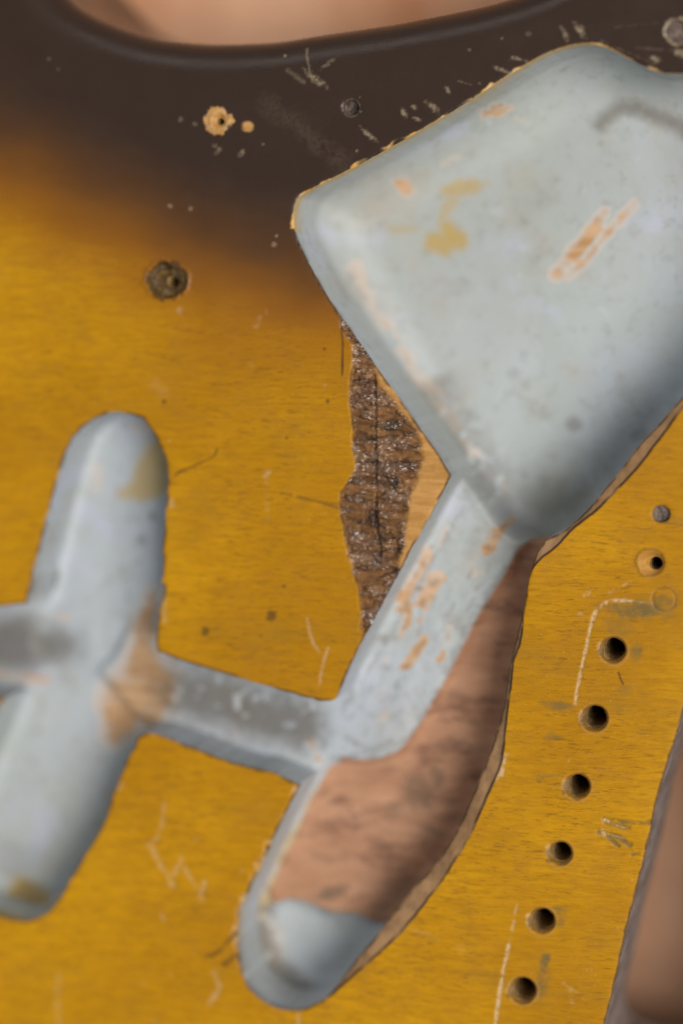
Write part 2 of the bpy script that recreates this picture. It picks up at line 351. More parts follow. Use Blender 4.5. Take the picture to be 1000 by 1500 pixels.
for p, w_, a in (([(241, 1178), (238, 1205), (234, 1225), (219, 1238)], 5, .45), ([(219, 1236), (230, 1258), (243, 1280), (253, 1298)], 5, .6), ([(253, 1292), (258, 1275), (265, 1258)], 6, .6),
                 ([(265, 1258), (275, 1280), (288, 1300), (296, 1318)], 5, .55), ([(299, 1292), (295, 1310)], 6, .7), ([(86, 1430), (84, 1470), (90, 1520)], 7, .4),
                 ([(313, 1425), (322, 1445), (314, 1462), (306, 1470)], 6, .55), ([(437, 1482), (438, 1500)], 5, .6), ([(245, 865), (240, 890), (241, 910)], 5, .5),
                 ([(178, 1150), (172, 1158)], 6, .7), ([(388, 697), (394, 692)], 6, .6), ([(391, 690), (391, 760)], 5, .12), ([(236, 1340), (240, 1345)], 4, .5),
                 ([(462, 1440), (440, 1447)], 3, .2), ([(858, 1425), (864, 1420)], 4, .5), ([(825, 1440), (845, 1455)], 4, .35), ([(833, 1448), (838, 1470)], 3, .3),
                 ([(477, 565), (478, 568)], 4.5, .7), ([(250, 732), (252, 740)], 6, .5), ([(226, 562), (240, 575)], 14, .12), ([(370, 530), (372, 545)], 8, .12),
                 ([(381, 465), (376, 477)], 6, .25), ([(263, 455), (265, 456)], 7, .4), ([(391, 455), (392, 456)], 4, .35)):
    stroke(SC, p, w_ * 1.1, a * 0.85, w_, 0.3, int(p[0][0]), 3, scale=8)
# light scrapes and specks in the dark finish
for p, w_, a in (([(447, 70), (450, 88), (455, 112)], 3.5, .4), ([(452, 108), (470, 122)], 9, .5), ([(422, 104), (445, 120)], 6, .25), ([(474, 98), (488, 88)], 5, .25),
                 ([(728, 100), (745, 106)], 5, .5), ([(750, 84), (772, 90)], 3, .6), ([(745, 88), (752, 85)], 3, .4), ([(824, 44), (830, 56)], 6, .4), ([(846, 40), (852, 48)], 9, .6),
                 ([(955, 85), (962, 88)], 6, .7), ([(993, 76), (1000, 78)], 9, .7), ([(670, 118), (690, 124)], 2.5, .35), ([(590, 162), (594, 168)], 7, .6), ([(605, 156), (608, 158)], 5, .5),
                 ([(628, 152), (638, 160)], 8, .5), ([(655, 130), (657, 134)], 5, .5), ([(531, 190), (546, 202)], 6, .5), ([(608, 174), (614, 176)], 5, .5), ([(355, 222), (352, 226)], 6, .4),
                 ([(930, 70), (1000, 75)], 2, .22), ([(880, 60), (960, 95)], 1.6, .2), ([(900, 40), (990, 30)], 1.6, .15)):
    L_ = math.dist(p[0], p[-1])
    if L_ < 26 and w_ > 3:
        blob(SC, ((p[0][0] + p[-1][0]) / 2, (p[0][1] + p[-1][1]) / 2), (L_ / 2 + w_ * .5, w_ * .5), a * .8, math.atan2(p[-1][1] - p[0][1], p[-1][0] - p[0][0]), .6, .9, int(p[0][0]) + 7, 4)
    else: stroke(SC, p, w_ * .9, a * 0.7, w_, 0.15, int(p[0][0]) + 7, 2.0, scale=10)
stroke(SC, [(395, 155), (430, 180), (470, 215), (500, 235)], 22, 0.055, 30, 0.1, 320, 12)
for k in range(150):
    x, y = rng.uniform(-20, 1020), rng.uniform(20, 1520)
    dark = y < np.interp(x, AU, yb)
    if not dark and rng.random() < 0.45: continue
    blob(SC, (x, y), rng.uniform(1.2, 3.0) * (1.25 if dark else 0.9), rng.uniform(.15, .6) * (0.75 if dark else 0.7), seed=k, rough=0.6, scale=3)
blob_c = [(480, 588, 3.2), (241, 588, 3.5), (640, 1180, 2), (420, 642, 2), (416, 859, 2.5), (382, 932, 1.8), (301, 925, 6), (397, 902, 7), (475, 511, 2)]
for x, y, r in blob_c: blob(M['dirt_shade'], (x, y), r, 0.75, seed=int(x), rough=0.5, scale=4)
stroke(M['dirt_shade'], [(404, 896), (392, 906)], 4, 0.7, 2, rough=2)
for k in range(110):
    x, y = rng.uniform(-20, 1020), rng.uniform(420, 1500); L = rng.uniform(6, 26)
    stroke(M['dirt_shade'], [(x, y), (x + L, y + L * 0.13)], rng.uniform(1.2, 2.4), rng.uniform(.12, .4), 2, 0.3, k, 1)
stroke(M['dirt_shade'], [(247, 704), (262, 692), (290, 680), (314, 668), (318, 658)], 3.0, 0.75, 2, 0.1, 330, 2)
stroke(M['dirt_shade'], [(412, 722), (450, 731), (480, 739), (500, 746)], 3.6, 0.62, 4, 0.05, 331, 1); stroke(M['dirt_shade'], [(440, 729), (498, 740)], 1.6, 0.6, 2, 0.05, 332, 1)
stroke(M['dirt_shade'], [(200, 512), (230, 520), (262, 528)], 5, 0.25, 5, 0.2, 333, 2)
stroke(M['dirt_shade'], [(905, 985), (908, 994), (912, 1002)], 2.6, 0.95, 1.5)
# gouges
for p, w_ in (([(884, 1199), (905, 1203), (940, 1206), (950, 1204)], 6), ([(886, 1205), (920, 1212)], 7), ([(876, 1219), (900, 1224), (922, 1238)], 7), ([(890, 1226), (905, 1240)], 6), ([(925, 1252), (935, 1250)], 4)):
    stroke(M['stain'], p, w_, 0.85, 3, 0.12, int(p[0][1]), 2.5)
    tmp = Z0(); stroke(tmp, p, w_, 1, 3, rough=2); ztop -= 0.14 * tmp
stroke(SC, [(885, 1201), (891, 1204)], 4, 1, 2); stroke(SC, [(882, 1216), (884, 1223)], 5, 1, 2); stroke(SC, [(902, 1209), (914, 1213)], 2, .6, 2); stroke(SC, [(890, 1222), (914, 1228)], 1.8, .5, 2)
# greenish and brown residue stains near the bridge screws
for c, r, a, rot in (((915, 895), (34, 9), .5, .12), ((950, 893), (36, 11), .6, .1), ((968, 888), (16, 14), .45, 0), ((930, 955), (9, 12), .55, 0), ((905, 920), (20, 14), .25, .2),
                     ((797, 1412), (6, 15), .75, .25), ((793, 1440), (9, 18), .5, .1), ((820, 1345), (7, 16), .4, 0), ((817, 1332), (10, 5), .4, 0), ((818, 1034), (20, 6), .45, .15),
                     ((812, 1080), (10, 4), .3, 0), ((915, 1010), (12, 8), .3, 0), ((800, 1137), (22, 3), .35, -.08), ((905, 1040), (4, 6), .3, 0), ((806, 1078), (6, 8), .25, 0)):
    blob(M['stain'], c, r, min(1, a * 1.6), rot, soft=0.7, rough=0.75, seed=int(c[0] + c[1]), scale=8)
ztop -= 0.10 * M['scratch'] * (M['chip'] < 0.1)
rim_d = np.minimum.reduce([sCav, sT, sH])
ztop -= 0.16 * np.exp(-np.clip(rim_d, 0, 50) / 2.2) * (1 + 0.8 * fbm(U, V, 8, 120, 3))

# ------------------------------------------------------------------ masks inside the routs (positions are image pixels cast onto the floors)
B = {k: Z0() for k in ('bare', 'tanw', 'ocher', 'dirt_shade')}
def fblob(name, c, depth, r, amt, rot=0.0, soft=0.4, rough=0.45, seed=1, scale=None):
    blob(B[name], fl([c], depth)[0], r, amt, rot, soft, rough, seed, scale)
def fstroke(name, p, depth, w_, amt, soft=4, brk=0.0, seed=1, rough=2.0):
    stroke(B[name], fl(p, depth), w_, amt, soft, brk, seed, rough)
def fpoly(name, p, depth, amt, soft=4.0, rough=5.0, seed=1, sc_=16):
    d = poly_sdf(fl(p, depth), 40) + rough * fbm(U, V, sc_, seed, 4)
    B[name] = np.maximum(B[name], amt * (1 - sstep(-soft, soft, d)))
inF = (1 - sstep(-3, 3, np.where(reg == 7, -5, 5) + 0.0 * sF)) * (sF < 3) * (sE > -8 + 0 * sF)
B['bare'] = np.where((reg == 7) & (sF < 4), 1.0, 0).astype(np.float32)
lw = fl([(0, 0)], 0)
# hollow: painted left wall, bare floor
wallL = np.where((reg == 7) & (U < 470) & (V > 1120), 1 - sstep(5, 12, -sF + 4 * fbm(U, V, 20, 131, 3)), 0)
B['bare'] *= (1 - wallL)
B['bare'] = np.where(sF < 4, blur(B['bare'], 5), 0)
fpoly('ocher', [(452, 1170), (462, 1160), (420, 1275), (392, 1330), (372, 1350), (385, 1300), (425, 1220)], 12, 0.65, 6, 8, 132)
# pocket
for c, r, a, rot in (((657, 345), (14, 26), .8, -.5), ((640, 358), (22, 16), .75, .3), ((672, 352), (12, 14), .75, 0), ((672, 275), (34, 12), .6, -.15), ((655, 300), (10, 30), .45, .5), ((585, 335), (26, 6), .35, 0)):
    fblob('ocher', c, 19.5, r, a, rot, 0.5, 0.5, int(c[0]))
fblob('tanw', (573, 270), 10, (16, 12), .7, .6, .5, .5, 3); fblob('tanw', (708, 155), 5, (24, 8), .6, -.35, .4, .6, 4)
fblob('tanw', (700, 145), 4, (10, 5), .3, 0, .5, .5, 5); fblob('tanw', (640, 230), 9, (26, 6), .3, -.5, .6, .6, 6); fblob('tanw', (750, 170), 8, (14, 10), .3, 0, .6, .6, 7)
fstroke('tanw', [(812, 404), (842, 362), (884, 312)], 20.5, 24, .58, 20, 0, 9, 4)
fstroke('tanw', [(834, 404), (862, 372), (905, 324), (926, 298)], 20.5, 19, .55, 17, 0, 9, 4)
fstroke('tanw', [(838, 376), (850, 362), (872, 335)], 20.5, 17, .95, 14, 0, 10, 3)
fstroke('dirt_shade', [(872, 180), (884, 166), (905, 154), (930, 158), (965, 172), (1000, 188)], 16, 22, .62, 24, 0, 12, 4)
fblob('dirt_shade', (840, 622), 20.5, (12, 12), .5, 0, .6, .3, 13); fblob('dirt_shade', (934, 637), 20.5, (20, 12), .6, -.4, .6, .3, 14); fblob('dirt_shade', (752, 548), 20.5, (9, 9), .25, 0, .6, .3, 15)
fstroke('tanw', [(520, 390), (560, 470), (620, 560), (690, 660), (740, 720)], 19, 20, .46, 18, .25, 16, 8)
fstroke('dirt_shade', [(640, 575), (700, 680), (760, 755), (800, 770)], 19, 50, .5, 46, .15, 17, 14)
fblob('dirt_shade', (800, 740), 20, (74, 50), .65, -.5, .9, .5, 18, 30); fblob('dirt_shade', (900, 660), 20.5, (100, 40), .4, -.75, .9, .5, 19, 30)  # grime in the lower corner, then painted shade along the lower right edge
WO = Z0()
for c, r, a in (((800, 90), (40, 12), .8), ((775, 103), (28, 10), .7), ((860, 72), (40, 10), .6), ((905, 92), (22, 10), .5), ((790, 95), (14, 12), .5), ((855, 80), (20, 14), .35), ((445, 300), (10, 28), .6), ((462, 285), (14, 8), .75), ((980, 108), (30, 6), .8)):
    blob(WO, c, r, a, -0.35 if c[0] < 840 else 0.3, .5, .6, int(c[0]) + 1)
WO = np.maximum(WO, np.where((V < 340) & (U > 425), 0.75 * (1 - sstep(1.5, 6.0, np.abs(sA) - 4 * fbm(U, V, 22, 141, 3))), 0))
# diagonal channel: paint rubbed off in streaks along its length
for p, w_, a in (([(632, 800), (606, 848), (585, 890)], 13, .95), ([(640, 848), (625, 868), (606, 905)], 20, .9), ([(598, 905), (585, 930)], 9, .6), ([(622, 935), (605, 965), (592, 978)], 11, .75),
                 ([(735, 775), (722, 790), (712, 805)], 14, .9), ([(700, 812), (692, 830)], 7, .5), ([(660, 912), (655, 935)], 8, .5), ([(648, 955), (644, 965)], 9, .6), ([(690, 838), (706, 842)], 6, .4),
                 ([(552, 1050), (566, 1046)], 9, .5), ([(570, 958), (562, 990)], 6, .35), ([(655, 775), (640, 800)], 8, .4)):
    fstroke('tanw', p, D_E, w_ * 1.35, a, 6, 0.2, int(p[0][1]), 7); fstroke('dirt_shade', p, D_E, w_ * .4, a * .45, 5, 0.45, int(p[0][1]) + 5, 5)
for p, w_, a in (([(612, 862), (618, 862)], 5, .7), ([(545, 1110), (600, 1080), (640, 1010), (690, 905), (740, 830)], 8, .35), ([(696, 712), (668, 760), (560, 950), (500, 1040)], 4, .35), ([(505, 1080), (545, 1100), (575, 1085)], 10, .3), ([(478, 1045), (474, 1085), (470, 1110)], 6, .5)):
    fstroke('dirt_shade', p, D_E, w_, a, 5, 0.25, int(p[0][0]), 5)
for k in range(46):
    x = rng.uniform(490, 760); y = 1090 - (x - 500) * 1.3 + rng.uniform(-50, 50)
    fstroke('dirt_shade', [(x, y), (x + rng.uniform(2, 10), y - rng.uniform(4, 18))], D_E, rng.uniform(1.5, 5), rng.uniform(.1, .4), 4, .2, k, 2)
# left rout: bare shelf and stains
fpoly('tanw', [(205, 870), (236, 862), (234, 950), (262, 985), (250, 1050), (205, 1075), (190, 1092), (158, 1100), (140, 1060), (132, 1020), (165, 985), (190, 930)], 11.5, .68, 26, 8, 151, 22)
fblob('tanw', (214, 915), 11.5, (22, 52), .62, .1, .7, .3, 155)
fblob('dirt_shade', (243, 1000), 11.5, (40, 52), .55, .3, 1.0, .3, 152, 26); fblob('dirt_shade', (205, 985), 11.5, (36, 34), .35, 0, 1.0, .4, 153, 26)
fpoly('ocher', [(205, 660), (240, 640), (245, 720), (225, 735), (185, 730), (170, 725), (195, 700)], 12, .7, 10, 9, 154)
for c, r, a in (((222, 757), (6, 6), .5), ((205, 792), (8, 8), .45), ((78, 850), (7, 16), .8), ((70, 790), (4, 10), .5)): fblob('dirt_shade', c, 12, r, a, .3, .5, .4, int(c[0]))
fblob('tanw', (140, 700), 12, (11, 34), .35, .1, .6, .5, 156); fblob('tanw', (180, 630), 4, (26, 14), .35, 0, .6, .5, 157); fblob('tanw', (92, 905), 12, (14, 9), .4, 0, .6, .5, 158)
fpoly('ocher', [(20, 1290), (50, 1300), (70, 1320), (40, 1340), (10, 1310)], 10, .85, 8, 7, 159)
fblob('dirt_shade', (45, 1315), 12, (30, 22), .6, .4, .6, .4, 160); fblob('dirt_shade', (20, 1255), 16, (40, 30), .3, 0, .7, .5, 161)
fstroke('tanw', [(0, 990), (40, 996), (60, 1000)], 10, 16, .6, 8, .1, 162, 4); fblob('dirt_shade', (22, 948), 11.5, (84, 46), .85, 0, .6, .3, 163)
fstroke('dirt_shade', [(260, 1010), (300, 1020), (380, 1045), (440, 1060)], 12.5, 78, .85, 54, .02, 164, 12)
fstroke('tanw', [(455, 1075), (462, 1100), (470, 1112)], 12.5, 14, .5, 8, .2, 165, 4)
# pool end: dark band in the crease, brown wall
fstroke('dirt_shade', [(402, 1325), (400, 1360), (415, 1400), (445, 1430), (480, 1445)], 19, 22, .75, 18, .05, 171, 4)
fblob('tanw', (372, 1400), 6, (26, 60), .35, -.3, .7, .4, 172)
for k in range(60):
    x, y = rng.uniform(430, 720), rng.uniform(820, 1340)
    fblob('dirt_shade', (x, y), D_F, (rng.uniform(4, 26), rng.uniform(2, 8)), rng.uniform(.08, .4), rng.uniform(-.3, .5), .7, .7, k, 6)
for c, r, a in (((612, 1160), (24, 26), .6), ((640, 1140), (10, 16), .6), ((575, 1190), (14, 14), .45), ((485, 1307), (24, 9), .75), ((585, 1300), (30, 24), .4), ((560, 1330), (20, 12), .4)):
    fblob('dirt_shade', c, D_F, r, a, -.3, .6, .6, int(c[0]), 8)

# ------------------------------------------------------------------ cut the lattice along the rims (marching squares)
I = np.arange(NV * NU).reshape(NV, NU)
P = S > 0
Sf = S.ravel()
hx = P[:, :-1] != P[:, 1:]; vx = P[:-1, :] != P[1:, :]
hid = np.full(hx.shape, -1); vid = np.full(vx.shape, -1)
nb = NV * NU
hid[hx] = nb + np.arange(hx.sum()); vid[vx] = nb + hx.sum() + np.arange(vx.sum())
ea = np.concatenate([I[:, :-1][hx], I[:-1, :][vx]]); eb = np.concatenate([I[:, 1:][hx], I[1:, :][vx]])
et = np.clip(Sf[ea] / (Sf[ea] - Sf[eb]), 0.03, 0.97)
def ext(a):
    f = np.asarray(a, np.float64).ravel(); return np.concatenate([f, f[ea] * (1 - et) + f[eb] * et])
inner = np.where(Sf[ea] < 0, ea, eb)            # the lattice point on the rout's side
gu, gv = ext(U), ext(V)
GX, GY = to_plane(gu, gv)
ZT = ext(ztop); 
zl = np.asarray(zlow, np.float64).ravel(); ZB = np.concatenate([zl, zl[inner]])
# across cavities the floor field is continuous: interpolate it there
both = (amin.ravel()[ea] == 0) & (amin.ravel()[eb] == 0)
zi = zl[ea] * (1 - et) + zl[eb] * et; ZB[nb:][both] = zi[both]
ZB = np.minimum(ZB, ZT - 0.15)
code = (P[:-1, :-1] * 1 + P[:-1, 1:] * 2 + P[1:, 1:] * 4 + P[1:, :-1] * 8)
cor = [I[:-1, :-1], I[:-1, 1:], I[1:, 1:], I[1:, :-1]]
edg = [hid[:-1, :], vid[:, 1:], hid[1:, :], vid[:, :-1]]
posf, negf, segs = [], [], []                   # lists of (array of polygons, cell regions)
cell_reg_l = np.where(~P, region, -1)
cr4 = np.stack([cell_reg_l[:-1, :-1], cell_reg_l[:-1, 1:], cell_reg_l[1:, 1:], cell_reg_l[1:, :-1]])
cell_reg = cr4.max(0)
posf.append((np.stack([c[code == 15] for c in cor], 1), None))
negf.append((np.stack([c[code == 0] for c in cor], 1), cell_reg[code == 0]))
def walk(cd, sign):
    """polygons (corner k / edge 4+k) of the given sign in a cell with this code"""
    bits = [(cd >> k) & 1 == (1 if sign else 0) for k in range(4)]
    if bits == [True, False, True, False] and sign: return [[0, 4, 7], [2, 6, 5]]
    if bits == [False, True, False, True] and sign: return [[1, 5, 4], [3, 7, 6]]
    out = []
    for k in range(4):
        if bits[k]: out.append(k)
        if bits[k] != bits[(k + 1) % 4]: out.append(4 + k)
    return [out]
for cd in range(1, 15):
    mk = code == cd
    if not mk.any(): continue
    src = [c[mk] for c in cor] + [e[mk] for e in edg]; rg = cell_reg[mk]
    for pl in walk(cd, True): posf.append((np.stack([src[k] for k in pl], 1), rg))
    for pl in walk(cd, False): negf.append((np.stack([src[k] for k in pl], 1), rg))
    for pl in walk(cd, True):
        n = len(pl)
        for i in range(n):
            a, b = pl[i], pl[(i + 1) % n]
            if a >= 4 and b >= 4: segs.append((np.stack([src[a], src[b]], 1), rg))
SEG = np.concatenate([a for a, _ in segs]); SREG = np.concatenate([r for _, r in segs])

# ------------------------------------------------------------------ mesh building
def build(name, X, Y, Z, polys, mat, parent, attrs=None, idx=None, smooth=True, normals=None):
    """polys: list of (n,k) index arrays into X/Y/Z"""
    polys = [p for p in polys if len(p)]
    if not polys: return None
    flat = np.concatenate([p.ravel() for p in polys]); tot = np.concatenate([np.full(len(p), p.shape[1]) for p in polys])
    used, inv = np.unique(flat, return_inverse=True)
    me = bpy.data.meshes.new(name)
    co = np.stack([X[used], Y[used], Z[used] + THICK], 1) / 1000.0
    me.vertices.add(len(used)); me.vertices.foreach_set('co', co.astype(np.float32).ravel())
    me.loops.add(len(flat)); me.loops.foreach_set('vertex_index', inv.astype(np.int32))
    me.polygons.add(len(tot)); st = np.concatenate([[0], np.cumsum(tot)[:-1]])
    me.polygons.foreach_set('loop_start', st.astype(np.int32))
    me.polygons.foreach_set('use_smooth', np.full(len(tot), smooth))
    me.update(calc_edges=True)
    for k, a in (attrs or {}).items():
        at = me.attributes.new(k, 'FLOAT', 'POINT'); at.data.foreach_set('value', a[used].astype(np.float32))
    if normals is not None:
        me.normals_split_custom_set_from_vertices(normals[used])
    o = bpy.data.objects.new(name, me); sc.collection.objects.link(o); me.materials.append(mat)
    o.parent = parent
    return o

# ------------------------------------------------------------------ node helpers
def mat(name):
    m_ = bpy.data.materials.new(name); m_.use_nodes = True
    nt = m_.node_tree; b = nt.nodes['Principled BSDF']
    return m_, nt, b
class N:
    def __init__(s, nt): s.nt = nt; s.co = None
    def new(s, t, **kw):
        n = s.nt.nodes.new(t)
        for k, v in kw.items(): setattr(n, k, v)
        return n
    def put(s, sock, v):
        if isinstance(v, bpy.types.NodeSocket): s.nt.links.new(v, sock)
        elif isinstance(v, tuple): sock.default_value = v if len(v) == len(sock.default_value) else (*v, 1)
        else: sock.default_value = v
    def attr(s, k): return s.new('ShaderNodeAttribute', attribute_name=k).outputs['Fac']
    def coord(s, scale=(1, 1, 1), rot=(0, 0, 0)):
        if s.co is None: s.co = s.new('ShaderNodeTexCoord').outputs['Object']
        mp = s.new('ShaderNodeMapping'); s.nt.links.new(s.co, mp.inputs['Vector'])
        mp.inputs['Rotation'].default_value = rot
        mp.inputs['Scale'].default_value = scale
        return mp.outputs[0]
    def noise(s, scale, detail=4, rough=0.55, vec=None, dist=0.0):
        n = s.new('ShaderNodeTexNoise'); n.inputs['Scale'].default_value = scale; n.inputs['Detail'].default_value = detail
        n.inputs['Roughness'].default_value = rough; n.inputs['Distortion'].default_value = dist
        s.nt.links.new(vec if vec is not None else s.coord(), n.inputs['Vector']); return n.outputs['Fac']
    def ramp(s, x, a, b, lo=0.0, hi=1.0):
        n = s.new('ShaderNodeMapRange'); n.interpolation_type = 'SMOOTHSTEP'; s.put(n.inputs['Value'], x)
        for k, v in (('From Min', a), ('From Max', b), ('To Min', lo), ('To Max', hi)): n.inputs[k].default_value = v
        return n.outputs['Result']
    def math(s, op, a, b=0.0):
        n = s.new('ShaderNodeMath', operation=op); s.put(n.inputs[0], a); s.put(n.inputs[1], b); return n.outputs[0]
    def mix(s, f, a, b, mode='MIX'):
        n = s.new('ShaderNodeMix', data_type='RGBA', blend_type=mode); s.put(n.inputs['Factor'], f); s.put(n.inputs['A'], a); s.put(n.inputs['B'], b)
        return n.outputs['Result']
    def mixf(s, f, a, b):
        n = s.new('ShaderNodeMix', data_type='FLOAT'); s.put(n.inputs['Factor'], f); s.put(n.inputs['A'], a); s.put(n.inputs['B'], b)
        return n.outputs['Result']
    def bump(s, h, dist, strength=1.0, normal=None):
        n = s.new('ShaderNodeBump'); n.inputs['Distance'].default_value = dist; n.inputs['Strength'].default_value = strength
        s.put(n.inputs['Height'], h)
        if normal is not None: s.nt.links.new(normal, n.inputs['Normal'])
        return n.outputs[0]

# ---- aged sunburst finish with its wear
finish, nt, pb = mat('aged_sunburst_finish'); n = N(nt)
GR = (0, 0, math.radians(7))
grain = n.noise(1.0, 6, 0.65, n.coord((260, 1700, 500), GR))           # long fine fibres
pores = n.noise(1.0, 3, 0.6, n.coord((560, 3600, 900), GR))
cloud = n.noise(28, 4, 0.55)
mott = n.noise(160, 4, 0.6)
amber = n.mix(n.ramp(cloud, .32, .68), (0.41, 0.182, 0.002), (0.55, 0.268, 0.003))
amber = n.mix(n.ramp(grain, .36, .66, 0, .7), amber, n.mix(0.6, amber, (0.27, 0.118, 0.004)))
amber = n.mix(n.ramp(mott, .48, .76, 0, .45), amber, (0.34, 0.150, 0.008))
amber = n.mix(n.ramp(n.noise(1.0, 5, .65, n.coord((60, 130, 90), GR)), .52, .76, 0, .55), amber, (0.29, 0.145, 0.012))
amber = n.mix(n.ramp(n.noise(2600, 2), .66, .74, 0, .35), amber, (0.55, 0.40, 0.16))
amber = n.mix(n.math('MULTIPLY', n.ramp(pores, .52, .70, 0, .7), n.ramp(n.noise(45, 3), .34, .64, .35, 1.0)), amber, (0.18, 0.082, 0.008))
bfac = n.attr('burst')
bn = n.math('ADD', bfac, n.math('MULTIPLY', n.math('SUBTRACT', n.noise(90, 4, .6, n.coord((0.5, 1.4, 1), GR)), 0.5), 0.16))
col = n.mix(n.ramp(bn, .04, .46), amber, (0.27, 0.098, 0.006))
col = n.mix(n.ramp(bn, .24, .66), col, (0.115, 0.046, 0.011))
col = n.mix(n.ramp(bn, .42, .90), col, (0.036, 0.0205, 0.0140))
st = n.attr('stain')
col = n.mix(n.math('MULTIPLY', st, n.ramp(n.noise(500, 4), .30, .62, .45, 1)), col, (0.15, 0.105, 0.035))
oc = n.attr('ocher')
col = n.mix(oc, col, n.mix(n.ramp(n.noise(900, 3), .4, .65), (0.56, 0.27, 0.03), (0.62, 0.40, 0.18)))
chip = n.attr('chip'); tanm = n.attr('tan')
cdark = n.mix(n.ramp(n.noise(1.0, 5, .65, n.coord((250, 900, 400))), .35, .68), (0.105, 0.048, 0.019), (0.25, 0.120, 0.045))
cdark = n.mix(n.ramp(n.noise(420, 4), .52, .70), cdark, (0.045, 0.023, 0.011))
ctan = n.mix(n.ramp(n.noise(1.0, 5, .6, n.coord((180, 1000, 300), (0, 0, .35))), .35, .68), (0.40, 0.195, 0.050), (0.52, 0.275, 0.085))
col = n.mix(chip, col, cdark); col = n.mix(tanm, col, ctan)
bev = n.attr('bevel')
cbev = n.mix(n.ramp(n.noise(1.0, 5, .6, n.coord((160, 160, 300), (0.4, 0.3, 0.6))), .35, .68), (0.28, 0.155, 0.070), (0.42, 0.24, 0.115))
cbev = n.mix(n.ramp(n.noise(260, 4), .52, .74, 0, .5), cbev, (0.13, 0.085, 0.055))
col = n.mix(bev, col, cbev)
scr = n.attr('scratch')
col = n.mix(n.math('MULTIPLY', scr, n.ramp(n.noise(1800, 3), .30, .58, .15, .72)), col, (0.62, 0.48, 0.30))
col = n.mix(n.math('MULTIPLY', n.attr('dirt_shade'), 0.85), col, (0.045, 0.026, 0.012))
col = n.mix(n.math('MULTIPLY', n.attr('seam'), 0.9), col, (0.040, 0.022, 0.010))
n.put(pb.inputs['Base Color'], col)
rg = n.mixf(bfac, n.ramp(mott, .3, .7, .40, .52), n.ramp(mott, .3, .7, .22, .34))
rg = n.mixf(chip, rg, n.ramp(n.noise(700, 3), .35, .65, .10, .30)); rg = n.mixf(tanm, rg, 0.5); rg = n.mixf(bev, rg, 0.6)
rg = n.mixf(n.math('MAXIMUM', scr, oc), rg, 0.6)
n.put(pb.inputs['Roughness'], rg)
glz = n.math('MULTIPLY', n.math('MULTIPLY', chip, n.math('SUBTRACT', 1.0, tanm)), n.ramp(n.noise(1.0, 3, .6, n.coord((240, 520, 300))), .43, .60, .05, 1.0))
n.put(pb.inputs['Coat Weight'], n.math('MULTIPLY', glz, .7)); pb.inputs['Coat Roughness'].default_value = 0.12; n.put(pb.inputs['Specular IOR Level'], n.mixf(glz, n.mixf(bfac, .16, .30), .8))
rough_h = n.math('MULTIPLY', glz, n.noise(1.0, 2, .5, n.coord((650, 1500, 800))))
nb1 = n.bump(n.math('ADD', n.math('MULTIPLY', grain, .5), n.math('MULTIPLY', n.noise(1100, 3), .5)), 0.00006)
nb2 = n.bump(rough_h, 0.0008, 1.0, nb1)
n.put(pb.inputs['Normal'], nb2); n.put(pb.inputs['Coat Normal'], nb2)

# ---- old pale paint in the routs, bare wood where it was cut or rubbed away
paint, nt, pb = mat('pale_cavity_paint'); n = N(nt)
c1 = n.noise(45, 4, .55); c2 = n.noise(130, 5, .6); c3 = n.noise(22, 3, .5)
cp = n.mix(n.ramp(c1, .34, .66), (0.405, 0.44, 0.435), (0.46, 0.50, 0.565))
cp = n.mix(n.ramp(c3, .42, .66, 0, .6), cp, (0.36, 0.375, 0.325))
cp = n.mix(n.ramp(c2, .54, .76, 0, .5), cp, (0.29, 0.275, 0.235))
cp = n.mix(n.ramp(n.noise(62, 6, .7, None, .6), .50, .72, 0, .55), cp, (0.39, 0.32, 0.24))
cp = n.mix(n.ramp(n.noise(75, 3, .5), .58, .74, 0, .7), cp, (0.47, 0.49, 0.60))
cp = n.mix(n.ramp(n.noise(1.0, 4, .6, n.coord((60, 60, 900))), .60, .80, 0, .5), cp, (0.42, 0.33, 0.25))
cp = n.mix(n.ramp(n.noise(520, 6, .7), .52, .70, 0, .5), cp, (0.27, 0.27, 0.25))
cp = n.mix(n.ramp(n.noise(330, 5, .7, None, .8), .60, .70, 0, .55), cp, (0.50, 0.52, 0.56))
wood = n.mix(n.ramp(n.noise(1.0, 5, .62, n.coord((90, 300, 120), (0, 0, math.radians(-12)))), .28, .74), (0.40, 0.195, 0.105), (0.55, 0.300, 0.175))
wood = n.mix(n.ramp(n.noise(40, 4), .45, .75, 0, .6), wood, (0.36, 0.175, 0.10))
wood = n.mix(n.ramp(n.noise(1.0, 6, .7, n.coord((110, 260, 120), (0, 0, math.radians(-15)))), .50, .68, 0, .75), wood, (0.17, 0.078, 0.045))
wood = n.mix(n.ramp(n.noise(1.0, 5, .65, n.coord((60, 110, 60), (0, 0, .2))), .62, .74, 0, .5), wood, (0.14, 0.080, 0.060))
tanw = n.mix(n.ramp(n.noise(1.0, 5, .6, n.coord((120, 700, 300))), .35, .66), (0.42, 0.22, 0.085), (0.58, 0.37, 0.21))
tanw = n.mix(n.ramp(n.noise(70, 3), .46, .62, 0, .8), tanw, (0.60, 0.46, 0.36))
brk = n.noise(420, 5, .65)
def eroded(k, lo=.25, hi=.75):
    return n.ramp(n.math('ADD', n.attr(k), n.math('MULTIPLY', n.math('SUBTRACT', brk, .5), .7)), lo, hi)
col = n.mix(n.math('MULTIPLY', n.attr('ocher'), 1.0), cp, (0.47, 0.30, 0.045))
tw = eroded('tanw', .40, .68)
ring_ = n.math('MULTIPLY', eroded('tanw', .14, .42), n.math('SUBTRACT', 1.0, tw))
col = n.mix(n.math('MULTIPLY', ring_, .6), col, (0.60, 0.50, 0.42))
col = n.mix(tw, col, tanw)
